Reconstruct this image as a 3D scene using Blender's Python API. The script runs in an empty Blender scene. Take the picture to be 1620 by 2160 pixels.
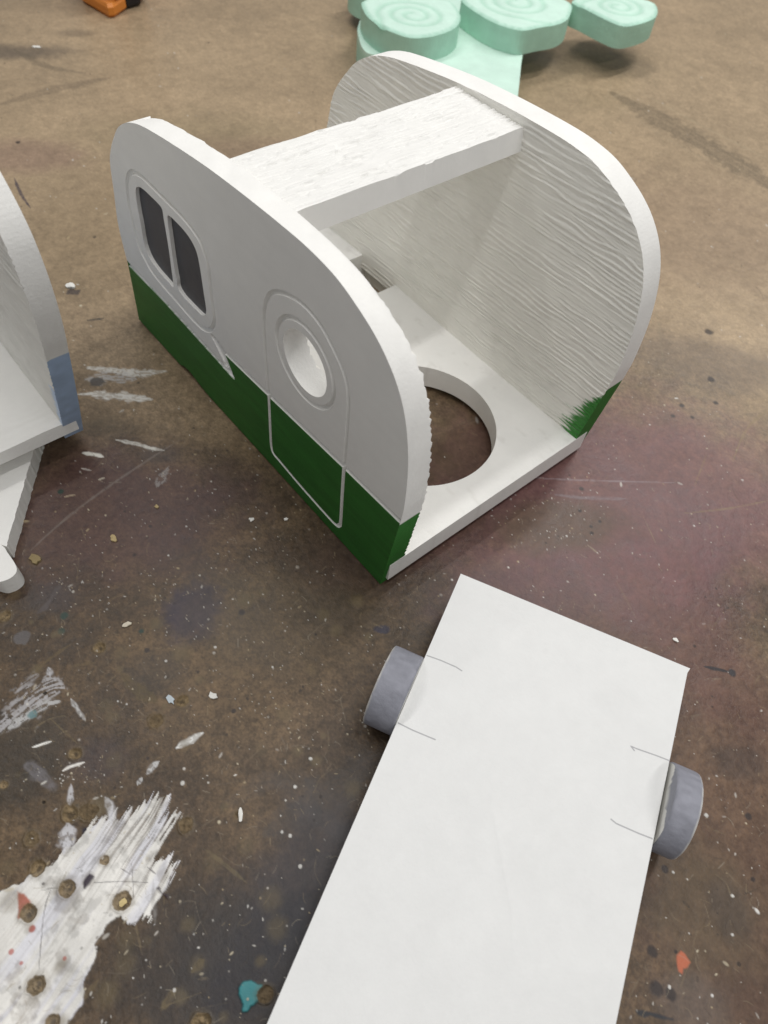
import bpy, math, random
import numpy as np
from mathutils import Matrix, Vector
from mathutils.geometry import delaunay_2d_cdt

S = 0.36                     # one working unit (length of the green trailer) in metres
rng = np.random.default_rng(7)
random.seed(7)
sc = bpy.context.scene
COL = sc.collection

# ------------------------------------------------------------------ camera
F = 1481.65                  # focal length for a frame 1620 x 2160
R = np.array([[0.6383407282035629, 0.7656083803692406, 0.0797804651837343],
              [0.6545412053476233, -0.485330482860598, -0.5796810613676966],
              [-0.40508878683397975, 0.42225363268382526, -0.8109284459597452]])
CAM = np.array([0.48977190095469436, -0.5274081033316101, 1.2494872253049552])
cam = bpy.data.cameras.new('camera')
cam.sensor_fit = 'VERTICAL'; cam.sensor_height = 36; cam.sensor_width = 27
cam.lens = F / 2160 * 36
cam.clip_start = 0.01; cam.clip_end = 100
cam.dof.use_dof = True; cam.dof.focus_distance = 1.36 * S; cam.dof.aperture_fstop = 9.0
camo = bpy.data.objects.new('camera', cam); COL.objects.link(camo)
M = Matrix.Identity(4)
for i in range(3):
    M[i][0] = R[0][i]; M[i][1] = -R[1][i]; M[i][2] = -R[2][i]; M[i][3] = CAM[i] * S
camo.matrix_world = M
sc.camera = camo
sc.render.resolution_x = 768; sc.render.resolution_y = 1024

# ------------------------------------------------------------------ light
w = bpy.data.worlds.new('World'); sc.world = w; w.use_nodes = True
bg = w.node_tree.nodes['Background']
bg.inputs[0].default_value = (1.0, 0.99, 0.98, 1); bg.inputs[1].default_value = 0.26

def tube(x, y, z, lx, ly, power, col=(1, 0.985, 0.965)):
    l = bpy.data.lights.new('ceiling_tube', 'AREA'); l.shape = 'RECTANGLE'
    l.size = lx * S; l.size_y = ly * S; l.energy = power; l.color = col
    o = bpy.data.objects.new('ceiling_tube', l); COL.objects.link(o)
    o.location = (x * S, y * S, z * S)
    return o
tube(0.55, 0.3, 5.0, 0.22, 4.4, 11.5)
tube(-2.9, 0.7, 5.0, 0.22, 4.4, 14.0)
tube(4.0, 0.0, 5.0, 0.22, 4.4, 13.0)
tube(-0.9, 5.2, 5.2, 0.30, 4.4, 25.0)
sc.cycles.max_bounces = 14; sc.cycles.diffuse_bounces = 10
sc.view_settings.view_transform = 'Standard'
sc.view_settings.look = 'None'
sc.view_settings.exposure = -0.06
sc.view_settings.gamma = 1.0
sc.view_settings.use_curve_mapping = False

# ------------------------------------------------------------------ helpers
def un(px, axis, val):
    """picture points (in the 1620 x 2160 frame) onto a plane of the place"""
    px = np.atleast_2d(np.array(px, float))
    d = np.stack([(px[:, 0] - 810) / F, (px[:, 1] - 1080) / F, np.ones(len(px))], 1) @ R
    s = (val - CAM[axis]) / d[:, axis]
    return CAM + d * s[:, None]
def proj(X):
    Y = (np.atleast_2d(X) - CAM) @ R.T
    return np.stack([810 + F * Y[:, 0] / Y[:, 2], 1080 + F * Y[:, 1] / Y[:, 2]], 1)

def _hash(ix, iy, seed):
    h = (ix.astype(np.int64) * 374761393 + iy.astype(np.int64) * 668265263 + seed * 2246822519) & 0xFFFFFFFF
    h = ((h ^ (h >> 13)) * 1274126177) & 0xFFFFFFFF
    h = ((h ^ (h >> 16)) * 2654435761) & 0xFFFFFFFF
    return ((h ^ (h >> 15)) & 0xFFFFFF) / float(0xFFFFFF)
def vnoise(x, y, seed=0):
    x = np.asarray(x, float); y = np.asarray(y, float)
    ix = np.floor(x); iy = np.floor(y); fx = x - ix; fy = y - iy
    fx = fx * fx * fx * (fx * (fx * 6 - 15) + 10); fy = fy * fy * fy * (fy * (fy * 6 - 15) + 10)
    a = _hash(ix, iy, seed); b = _hash(ix + 1, iy, seed); c = _hash(ix, iy + 1, seed); d = _hash(ix + 1, iy + 1, seed)
    return (a + (b - a) * fx) * (1 - fy) + (c + (d - c) * fx) * fy
def fbm(x, y, seed=0, oct=4, lac=2.03, gain=0.5):
    s = 0; a = 1; n = 0
    for o in range(oct):
        s = s + a * vnoise(x, y, seed + 31 * o); n += a; a *= gain; x = x * lac + 7.3; y = y * lac - 3.1
    return s / n
def smooth(a, b, v):
    t = np.clip((v - a) / (b - a), 0, 1); return t * t * (3 - 2 * t)

def segdist(P, line, closed=False):
    """distance of points P to a polyline, and the position along it (0..1)"""
    L = np.asarray(line, float)
    if closed: L = np.vstack([L, L[:1]])
    best = np.full(len(P), 1e9); tt = np.zeros(len(P))
    acc = 0; tot = np.hypot(*(L[1:] - L[:-1]).T).sum()
    for a, b in zip(L[:-1], L[1:]):
        ab = b - a; l = np.hypot(*ab)
        if l < 1e-12: continue
        t = np.clip(((P - a) @ ab) / (l * l), 0, 1)
        d = np.hypot(P[:, 0] - a[0] - t * ab[0], P[:, 1] - a[1] - t * ab[1])
        m = d < best; best[m] = d[m]; tt[m] = ((acc + t * l) / tot)[m]
        acc += l
    return best, tt
def inside(P, poly):
    poly = np.asarray(poly, float); c = np.zeros(len(P), bool)
    x, y = P[:, 0], P[:, 1]
    for (x0, y0), (x1, y1) in zip(poly, np.roll(poly, -1, 0)):
        if y0 == y1: continue
        m = ((y0 > y) != (y1 > y)) & (x < (x1 - x0) * (y - y0) / (y1 - y0) + x0)
        c ^= m
    return c
def spline(pts, closed=True, n=10):
    """Catmull-Rom through the points"""
    P = np.asarray(pts, float); N = len(P); out = []
    rngi = range(N) if closed else range(N - 1)
    for i in rngi:
        if closed: p0, p1, p2, p3 = P[(i - 1) % N], P[i], P[(i + 1) % N], P[(i + 2) % N]
        else: p0, p1, p2, p3 = P[max(i - 1, 0)], P[i], P[i + 1], P[min(i + 2, N - 1)]
        for t in np.arange(n) / n:
            out.append(0.5 * ((2 * p1) + (-p0 + p2) * t + (2 * p0 - 5 * p1 + 4 * p2 - p3) * t * t + (-p0 + 3 * p1 - 3 * p2 + p3) * t ** 3))
    if not closed: out.append(P[-1])
    return np.array(out)
def resample(pts, step, closed=True):
    P = np.asarray(pts, float)
    if closed: P = np.vstack([P, P[:1]])
    out = []
    for a, b in zip(P[:-1], P[1:]):
        l = np.hypot(*(b - a)); n = max(1, int(round(l / step)))
        for k in range(n): out.append(a + (b - a) * k / n)
    if not closed: out.append(P[-1])
    return np.array(out)

class MB:
    """collects vertices (working units), faces, a colour per vertex and a smooth flag per face"""
    def __init__(s): s.v = []; s.c = []; s.f = []; s.sm = []; s.n = 0
    def add(s, V, faces, col=(1, 1, 1), sm=True):
        V = np.asarray(V, float); C = np.asarray(col, float)
        if C.ndim == 1: C = np.tile(C, (len(V), 1))
        s.v.append(V); s.c.append(C); o = s.n; s.n += len(V)
        s.f.extend([tuple(int(i) + o for i in f) for f in faces]); s.sm.extend([sm] * len(faces))
        return o
    def build(s, name, m, parent=None):
        me = bpy.data.meshes.new(name)
        V = np.vstack(s.v) * S
        me.from_pydata(V.tolist(), [], s.f); 
        me.polygons.foreach_set('use_smooth', np.array(s.sm, bool))
        a = me.color_attributes.new('Col', 'FLOAT_COLOR', 'POINT')
        C = np.hstack([np.vstack(s.c), np.ones((s.n, 1))]).astype(np.float32)
        a.data.foreach_set('color', C.ravel())
        for q in (m if isinstance(m, (list, tuple)) else [m]): me.materials.append(q)
        if len(me.materials) > 1: me.polygons.foreach_set('material_index', (~np.array(s.sm, bool)).astype(np.int32))
        me.update()
        o = bpy.data.objects.new(name, me); COL.objects.link(o)
        if parent: o.parent = parent
        return o
def tag(o, label=None, cat=None, group=None, kind=None):
    if label: o['label'] = label
    if cat: o['category'] = cat
    if group: o['group'] = group
    if kind: o['kind'] = kind
    return o
def empty(name):
    o = bpy.data.objects.new(name, None); COL.objects.link(o); o.empty_display_size = 0.02; return o

def triangulate(loops, holes, step, fine=None, features=(), near=0.0, seed=1, jit=0.25, lines=(), aniso=1.0):
    """plane triangulation of outline loops[0] minus holes. features: polylines near which points get the fine step.
    loops/holes are already sampled; returns V (n,2), T (m,3); the loop points come first, in order"""
    if aniso != 1.0:
        k = np.array([1.0, aniso])
        V, T = triangulate(loops * k, [h * k for h in holes], step, seed=seed, jit=jit)
        return V / k, T
    r = np.random.default_rng(seed)
    out = loops; rings = [out] + list(holes)
    lo = out.min(0); hi = out.max(0)
    def grid(st):
        xs = np.arange(lo[0], hi[0], st); ys = np.arange(lo[1], hi[1], st * 0.866)
        X, Y = np.meshgrid(xs, ys); X[1::2] += st / 2
        P = np.stack([X.ravel(), Y.ravel()], 1); P += (r.random(P.shape) - 0.5) * st * jit
        return P
    def keep(P, st):
        m = inside(P, out)
        for h in holes: m &= ~inside(P, h)
        P = P[m]
        for g in rings: P = P[segdist(P, g, True)[0] > st * 0.55]
        for g in lines: P = P[segdist(P, g)[0] > 0.0006]
        return P
    pts = []
    def fd(P):
        d = np.full(len(P), 1e9)
        for f in features: d = np.minimum(d, segdist(P, f)[0])
        return d
    if fine and features:
        G = keep(grid(step), min(step, 0.004)); pts.append(G[fd(G) > near])
        G = grid(fine); 
        m = np.zeros(len(G), bool)
        for f in features:
            f = np.asarray(f); l = f.min(0) - near; h = f.max(0) + near
            b = np.where(((G > l) & (G < h)).all(1) & ~m)[0]
            m[b[segdist(G[b], f)[0] <= near]] = True
        pts.append(keep(G[m], fine))
    else:
        pts.append(keep(grid(step), step))
    I = np.vstack(pts)
    V = np.vstack(rings + [g for g in lines] + [I])
    E = []; o = 0
    for g in rings:
        n = len(g); E += [(o + i, o + (i + 1) % n) for i in range(n)]; o += n
    for g in lines:
        n = len(g); E += [(o + i, o + i + 1) for i in range(n - 1)]; o += n
    res = delaunay_2d_cdt([Vector(p) for p in V], E, [], 0, 1e-7, True)
    V2 = np.array([tuple(p) for p in res[0]]); T = np.array([f for f in res[2] if len(f) == 3])
    orig = res[3]
    # put vertices back in input order where possible
    mp = np.full(len(V2), -1); extra = []
    for i, ol in enumerate(orig):
        k = [q for q in ol if q < len(V)]
        if k: mp[i] = k[0]
    ex = np.where(mp < 0)[0]
    VV = np.vstack([V, V2[ex]]) if len(ex) else V
    for j, i in enumerate(ex): mp[i] = len(V) + j
    T = mp[T]
    c = VV[T].mean(1); m = inside(c, out)
    for h in holes: m &= ~inside(c, h)
    T = T[m]
    a, b, d = VV[T[:, 0]], VV[T[:, 1]], VV[T[:, 2]]
    ar2 = np.abs((b - a)[:, 0] * (d - a)[:, 1] - (b - a)[:, 1] * (d - a)[:, 0]); le = np.maximum(np.hypot(*(b - a).T), np.maximum(np.hypot(*(d - a).T), np.hypot(*(d - b).T)))
    T = T[ar2 / le > 2e-5]
    # consistent winding (counter clockwise)
    a, b, d = VV[T[:, 0]], VV[T[:, 1]], VV[T[:, 2]]
    neg = ((b - a)[:, 0] * (d - a)[:, 1] - (b - a)[:, 1] * (d - a)[:, 0]) < 0
    T[neg] = T[neg][:, ::-1]
    return VV, T
def compact(V, T):
    u, inv = np.unique(T, return_inverse=True); return u, inv.reshape(T.shape)

# ------------------------------------------------------------------ materials
def mat(name, rough=0.5, spec=0.5, bump=0.0, bscale=300.0, speck=0.0, bdist=0.0006, extra=None):
    m = bpy.data.materials.new(name); m.use_nodes = True
    nt = m.node_tree; N = nt.nodes; L = nt.links; b = N['Principled BSDF']
    at = N.new('ShaderNodeAttribute'); at.attribute_name = 'Col'
    tc = N.new('ShaderNodeTexCoord')
    out = at.outputs['Color']
    if speck:
        nz = N.new('ShaderNodeTexNoise'); nz.inputs['Scale'].default_value = 45; nz.inputs['Detail'].default_value = 8; nz.inputs['Roughness'].default_value = 0.7
        L.new(tc.outputs['Object'], nz.inputs['Vector'])
        mr = N.new('ShaderNodeMapRange'); mr.inputs[1].default_value = 0.25; mr.inputs[2].default_value = 0.75
        mr.inputs[3].default_value = 1 - speck; mr.inputs[4].default_value = 1 + speck
        L.new(nz.outputs[0], mr.inputs[0])
        mx = N.new('ShaderNodeMix'); mx.data_type = 'RGBA'; mx.blend_type = 'MULTIPLY'; mx.inputs[0].default_value = 1
        L.new(out, mx.inputs[6]); L.new(mr.outputs[0], mx.inputs[7]); out = mx.outputs[2]
    L.new(out, b.inputs['Base Color'])
    b.inputs['Roughness'].default_value = rough
    b.inputs['Specular IOR Level'].default_value = spec
    if bump:
        nz = N.new('ShaderNodeTexNoise'); nz.inputs['Scale'].default_value = bscale; nz.inputs['Detail'].default_value = 5; nz.inputs['Roughness'].default_value = 0.65
        L.new(tc.outputs['Object'], nz.inputs['Vector'])
        bp = N.new('ShaderNodeBump'); bp.inputs['Strength'].default_value = bump; bp.inputs['Distance'].default_value = bdist
        L.new(nz.outputs[0], bp.inputs['Height']); L.new(bp.outputs[0], b.inputs['Normal'])
    return m
M_PVC = mat('white_board', 0.55, 0.35, 0.25, 420, 0.03)
M_ROUGH = mat('sawn_board', 0.6, 0.3, 0.5, 500, 0.03)
M_SAWN = mat('sawn_edge', 0.65, 0.25, 0.42, 420, 0.04, 0.0008)
M_PANE = mat('dark_pane', 0.5, 0.4, 0.35, 600, 0.12)
M_WHEEL = mat('painted_wheel', 0.6, 0.3, 0.6, 260, 0.10, 0.0008)
M_FOAM = mat('mint_foam', 0.7, 0.25, 0.5, 150, 0.07, 0.0015)
M_PLAST = mat('tool_plastic', 0.4, 0.4, 0.1, 300, 0.05)
M_CHIP = mat('chip', 0.7, 0.2, 0.4, 600, 0.08)
M_TABLE = mat('hardboard', 0.42, 0.36, 0.45, 700, 0.16, 0.0004)
# fine fibre on top of the hardboard's colour, and its roughness varies
def table_nodes():
    nt = M_TABLE.node_tree; N = nt.nodes; L = nt.links; b = N['Principled BSDF']
    a2 = N.new('ShaderNodeAttribute'); a2.attribute_name = 'Rough'
    L.new(a2.outputs['Fac'], b.inputs['Roughness'])
table_nodes()

WHITE = np.array([0.835, 0.83, 0.805])
GREEN = np.array([0.025, 0.138, 0.021])

# ------------------------------------------------------------------ workbench top
def axis(lo, a, b, hi, step):
    def grow(start, end, st):
        out = []; x = start; s = st
        while abs(x - start) < abs(end - start):
            s *= 1.25; x += s if end > start else -s; out.append(x)
        return out
    return np.array(grow(a, lo, step)[::-1] + list(np.arange(a, b + 0.1, step)) + grow(b, hi, step))
gx = axis(-900, -40, 1660, 2500, 2.0); gy = axis(-640, -40, 2200, 3000, 2.0)
GX, GY = np.meshgrid(gx, gy); NX, NY = len(gx), len(gy)
TW = un(np.stack([GX.ravel(), GY.ravel()], 1), 2, 0.0)[:, :2]
TX, TY = TW[:, 0], TW[:, 1]
PXX, PYY = GX.ravel(), GY.ravel()
tcol = np.zeros((len(TW), 3)); th = np.zeros(len(TW)); trg = np.full(len(TW), 0.40)
def lin(r, g, b):
    c = np.array([r, g, b]) / 255.0
    return np.where(c <= 0.04045, c / 12.92, ((c + 0.055) / 1.055) ** 2.4)
n1 = fbm(TX * 3.1, TY * 3.1, 1, 5); n2 = fbm(TX * 11, TY * 11, 2, 5); n3 = fbm(TX * 90, TY * 90, 3, 3, gain=0.7)
n4 = fbm(TX * 1.2 + 5, TY * 1.2, 4, 4)
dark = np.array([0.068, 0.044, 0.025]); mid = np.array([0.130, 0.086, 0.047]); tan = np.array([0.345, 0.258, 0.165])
k = smooth(0.35, 0.68, 0.55 * n1 + 0.45 * n2)[:, None]
tcol = dark * (1 - k) + mid * k
# cleaner, paler hardboard away from the working edge, sheen and light falloff painted in
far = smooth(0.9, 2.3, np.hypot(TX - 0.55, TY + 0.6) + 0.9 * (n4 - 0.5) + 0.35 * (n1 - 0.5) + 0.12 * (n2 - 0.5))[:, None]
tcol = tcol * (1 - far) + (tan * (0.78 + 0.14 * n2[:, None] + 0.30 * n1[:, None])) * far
n5 = fbm(TX * 260, TY * 260, 33, 2, gain=0.8)
mlt = ((0.50 + 1.0 * n3) * (0.58 + 0.84 * n5))[:, None]
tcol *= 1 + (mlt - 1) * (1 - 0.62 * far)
def tint(cx, cy, rx, col, amt, seed, ry=None, edge=0.5, fine=9.0, rot=0.0):
    """a tint patch, such as overspray: soft, ragged; centre and size in picture points of the frame"""
    c = un([(cx, cy)], 2, 0)[0][:2]
    rr = np.hypot(*(un([(cx + rx, cy)], 2, 0)[0][:2] - c)); ry_ = rr if ry is None else rr * ry / rx
    dx, dy = TX - c[0], TY - c[1]
    e = un([(cx + rx, cy)], 2, 0)[0][:2] - c; e /= np.hypot(*e)
    cr, sr = math.cos(rot), math.sin(rot); e = np.array([e[0] * cr - e[1] * sr, e[0] * sr + e[1] * cr])
    u = dx * e[0] + dy * e[1]; v = -dx * e[1] + dy * e[0]
    d = np.hypot(u / rr, v / ry_)
    m = d < 2.0
    wv = 0.7 * (fbm(TX[m] * fine / 3, TY[m] * fine / 3, seed, 4) - 0.5) + 0.5 * (fbm(TX[m] * fine * 3, TY[m] * fine * 3, seed + 5, 3) - 0.5)
    a = (1 - smooth(1 - edge, 1 + edge, d[m] + wv)) * amt
    a = a[:, None]
    tcol[m] = tcol[m] * (1 - a) + np.array(col) * (0.78 + 0.44 * n3[m][:, None]) * a
PUR = (0.165, 0.072, 0.082); OLV = (0.085, 0.065, 0.036)
tint(1340, 1040, 380, PUR, 0.68, 11, 240)
tint(1120, 1260, 170, (0.10, 0.048, 0.055), 0.55, 12, 90)
tint(1400, 1290, 120, (0.15, 0.065, 0.065), 0.45, 13, 260, rot=0.5)
tint(1180, 1110, 130, OLV, 0.6, 14, 60)
tint(1560, 1800, 260, (0.120, 0.062, 0.045), 0.5, 15, 400)
tint(1480, 1900, 120, (0.105, 0.080, 0.045), 0.5, 16, 120)
tint(250, 1080, 260, (0.085, 0.045, 0.048), 0.6, 17, 170)
tint(60, 330, 120, (0.16, 0.085, 0.085), 0.35, 18, 60)
tint(480, 320, 160, (0.23, 0.13, 0.11), 0.35, 19, 60)
tint(420, 290, 200, (0.21, 0.17, 0.10), 0.4, 20, 130)
tint(300, 480, 260, (0.235, 0.175, 0.105), 0.5, 43, 200)
tint(1470, 480, 300, (0.26, 0.185, 0.125), 0.5, 44, 200)
tint(20, 110, 130, (0.05, 0.045, 0.042), 0.6, 21, 40)
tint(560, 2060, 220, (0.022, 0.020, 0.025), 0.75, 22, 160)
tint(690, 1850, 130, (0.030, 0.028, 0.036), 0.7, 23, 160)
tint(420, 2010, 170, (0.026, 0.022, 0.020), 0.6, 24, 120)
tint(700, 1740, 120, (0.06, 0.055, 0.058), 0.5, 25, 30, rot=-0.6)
tint(405, 1290, 60, (0.030, 0.026, 0.048), 0.75, 26, 75, edge=0.35, fine=25)
tint(805, 1328, 16, (0.022, 0.022, 0.045), 0.9, 27, 10, edge=0.25, fine=60)
tint(110, 1260, 60, (0.05, 0.042, 0.046), 0.5, 28, 40)
tint(40, 1610, 90, (0.034, 0.028, 0.020), 0.6, 29, 110)
tint(210, 1605, 70, (0.05, 0.038, 0.045), 0.5, 30, 50)
tint(1460, 2110, 80, (0.125, 0.105, 0.092), 0.45, 31, 50)
tint(1540, 1920, 45, (0.055, 0.042, 0.035), 0.5, 32, 60)
tint(1560, 1610, 45, (0.045, 0.033, 0.028), 0.5, 33, 35)
tint(950, 940, 120, (0.10, 0.072, 0.040), 0.4, 34, 90)
tint(340, 960, 40, (0.045, 0.040, 0.045), 0.5, 35, 22)
tint(215, 900, 60, (0.07, 0.055, 0.036), 0.5, 36, 30)
tint(1480, 760, 160, (0.10, 0.078, 0.066), 0.45, 37, 60, rot=-0.3)
tint(330, 1420, 60, (0.05, 0.042, 0.036), 0.5, 38, 45)
tint(620, 1300, 200, (0.085, 0.066, 0.043), 0.45, 39, 120)
tint(760, 1180, 130, (0.06, 0.036, 0.028), 0.5, 40, 70)  # darker brown patch in front of the camper's near panel
tint(1250, 140, 120, (0.10, 0.085, 0.06), 0.3, 41, 40)  # darker patch on the bench below the right foam disc
tint(160, 70, 40, (0.10, 0.08, 0.06), 0.4, 45, 20)

def window(px, pad):
    px = np.atleast_2d(px)
    x0, y0 = px.min(0) - pad; x1, y1 = px.max(0) + pad
    i0, i1 = np.searchsorted(gx, [x0, x1]); j0, j1 = np.searchsorted(gy, [y0, y1])
    if i1 <= i0 or j1 <= j0: return np.zeros(0, int)
    return (np.arange(j0, j1)[:, None] * NX + np.arange(i0, i1)[None, :]).ravel()
def blend(ids, col, a):
    tcol[ids] = tcol[ids] * (1 - a[:, None]) + np.asarray(col) * a[:, None]
def px2w(pts): return un(pts, 2, 0)[:, :2]
def stroke(pts, wid, col, amt=1.0, seed=0, streak=0.5, ragged=0.5, h=0.0, taper=True):
    """a dry brush stroke along picture points; wid in working units"""
    L = spline(px2w(pts), False, 6); ids = window(pts, 60)
    if not len(ids): return
    P = TW[ids]; d, t = segdist(P, L)
    n = fbm(P[:, 0] * 160, P[:, 1] * 160, seed, 3)
    wloc = wid * (np.minimum(1, 4 * t * (1 - t) + 0.25) if taper else 1) * (1 + ragged * 2 * (fbm(P[:, 0] * 60, P[:, 1] * 60, seed + 3, 3) - 0.5))
    bri = vnoise(t * 7 + d * 20, d * 420, seed + 11)
    n2_ = fbm(P[:, 0] * 30 + 9, P[:, 1] * 30, seed + 8, 4)
    a = 1 - smooth(0.45, 1.15, d / wloc + 1.3 * ragged * (n2_ - 0.5))
    a = a * (1 - streak * smooth(0.45, 0.6, 0.55 * n + 0.45 * bri)) * amt
    blend(ids, col, a); th[ids] += h * a; trg[ids] = trg[ids] * (1 - a) + 0.5 * a
def blot(pts, col, amt=1.0, seed=0, edge=0.002, rag=0.004, h=0.0, rough=0.45, freq=60):
    W_ = px2w(pts); ids = window(pts, 40)
    P = TW[ids]; d, _ = segdist(P, W_, True); sd = np.where(inside(P, W_), -d, d)
    sd = sd + rag * 2 * (fbm(P[:, 0] * freq, P[:, 1] * freq, seed, 4) - 0.5)
    a = (1 - smooth(-edge, edge, sd)) * amt
    blend(ids, col, a); th[ids] += h * a; trg[ids] = trg[ids] * (1 - a) + rough * a
def disc(cx, cy, rw, col, amt=1, seed=0, soft=0.3, h=0.0):
    c = px2w([(cx, cy)])[0]; ids = window([(cx, cy)], 14 + rw * 1500)
    P = TW[ids]; d = np.hypot(P[:, 0] - c[0], P[:, 1] - c[1]) / rw
    d = d + 0.5 * (fbm(P[:, 0] * 130, P[:, 1] * 130, seed, 3) - 0.5)
    a = (1 - smooth(1 - soft, 1 + soft, d)) * amt
    blend(ids, col, a); th[ids] += h * a

# faint ring marks, worn bands and long scratches
for pts, wd, col, am in [
    ([(1290, 195), (1450, 285), (1620, 385), (1700, 430)], 0.075, (0.115, 0.09, 0.058), 0.65),
    ([(1335, 185), (1480, 265), (1640, 345)], 0.006, (0.36, 0.29, 0.19), 0.5),
    ([(1265, 200), (1420, 300), (1560, 372)], 0.005, (0.34, 0.27, 0.18), 0.4),
    ([(1275, 215), (1335, 185)], 0.005, (0.34, 0.27, 0.18), 0.5),
    ([(1278, 212), (1292, 165)], 0.004, (0.34, 0.27, 0.18), 0.5),
    ([(30, 105), (100, 140), (180, 155)], 0.02, (0.11, 0.09, 0.062), 0.5),
    ([(0, 220), (110, 190), (230, 165)], 0.03, (0.11, 0.085, 0.06), 0.45),
    ([(60, 1165), (150, 1085), (260, 1005), (380, 927)], 0.0035, (0.20, 0.17, 0.15), 0.6),
    ([(230, 1018), (260, 1017)], 0.002, (0.2, 0.17, 0.14), 0.5),
    ([(1130, 1008), (1200, 1012), (1300, 1015), (1425, 1018)], 0.0032, (0.28, 0.22, 0.23), 0.7),
    ([(1170, 1043), (1230, 1050), (1320, 1052)], 0.006, (0.22, 0.18, 0.19), 0.7),
    ([(1545, 975), (1575, 905), (1625, 860)], 0.003, (0.25, 0.19, 0.10), 0.5),
    ([(1465, 1025), (1490, 960)], 0.003, (0.25, 0.19, 0.10), 0.4),
    ([(1440, 1083), (1540, 1072), (1625, 1055)], 0.003, (0.24, 0.18, 0.10), 0.5),
    ([(1355, 1085), (1385, 1150)], 0.0016, (0.26, 0.2, 0.14), 0.5),
    ([(1300, 1225), (1345, 1310)], 0.0022, (0.2, 0.14, 0.1), 0.4),
    ([(1240, 1150), (1265, 1170)], 0.003, (0.3, 0.25, 0.18), 0.7),
    ([(1520, 1290), (1558, 1270)], 0.002, (0.05, 0.03, 0.02), 0.6),
    ([(255, 1420), (290, 1455), (330, 1480)], 0.013, (0.12, 0.09, 0.042), 0.5),
    ([(60, 1430), (105, 1390), (150, 1358)], 0.0035, (0.14, 0.1, 0.05), 0.6),
    ([(105, 1515), (165, 1570)], 0.002, (0.16, 0.12, 0.06), 0.5),
    ([(150, 1405), (200, 1398)], 0.003, (0.14, 0.10, 0.05), 0.5),
    ([(430, 1790), (470, 1820), (520, 1862)], 0.003, (0.14, 0.11, 0.06), 0.5),
    ([(285, 1945), (300, 2015)], 0.0022, (0.16, 0.12, 0.07), 0.6),
    ([(155, 2130), (208, 2066)], 0.006, (0.14, 0.10, 0.05), 0.7),
    ([(340, 2130), (372, 2085)], 0.006, (0.16, 0.12, 0.06), 0.6),
    ([(405, 2050), (430, 2025)], 0.007, (0.12, 0.09, 0.045), 0.6),
    ([(470, 1700), (600, 1640), (720, 1700), (760, 1650)], 0.02, (0.07, 0.062, 0.058), 0.3),
    ([(560, 1760), (700, 1660), (820, 1590)], 0.03, (0.06, 0.058, 0.06), 0.35),
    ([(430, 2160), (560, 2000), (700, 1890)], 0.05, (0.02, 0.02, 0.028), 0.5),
    ([(1440, 1900), (1455, 1915)], 0.0025, (0.04, 0.03, 0.02), 0.8),
    ([(1385, 655), (1395, 730), (1400, 780)], 0.004, (0.24, 0.2, 0.13), 0.35),
    ([(1480, 680), (1520, 620)], 0.003, (0.28, 0.22, 0.14), 0.4),
    ([(1340, 200), (1300, 260)], 0.003, (0.28, 0.22, 0.14), 0.4),
]:
    stroke(pts, wd, col, am, seed=int(pts[0][0]), streak=0.45, ragged=0.5)
for i in range(420):           # hair-fine scratches and fibres
    x, y = rng.uniform(-30, 1650), rng.uniform(-30, 2200); a = rng.uniform(0, 6.28); l = rng.uniform(10, 70) * (0.4 + y / 2000)
    b = a + rng.normal(0, 0.35)
    P = [(x, y), (x + l * math.cos(a) / 2, y + l * math.sin(a) / 2), (x + l * (math.cos(a) + math.cos(b)) / 2, y + l * (math.sin(a) + math.sin(b)) / 2)]
    c = random.choice([(0.19, 0.15, 0.10), (0.21, 0.16, 0.09), (0.03, 0.022, 0.016), (0.15, 0.12, 0.09)])
    stroke(P, rng.uniform(0.0008, 0.0018), c, rng.uniform(0.2, 0.5), seed=i, streak=0.6)

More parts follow.
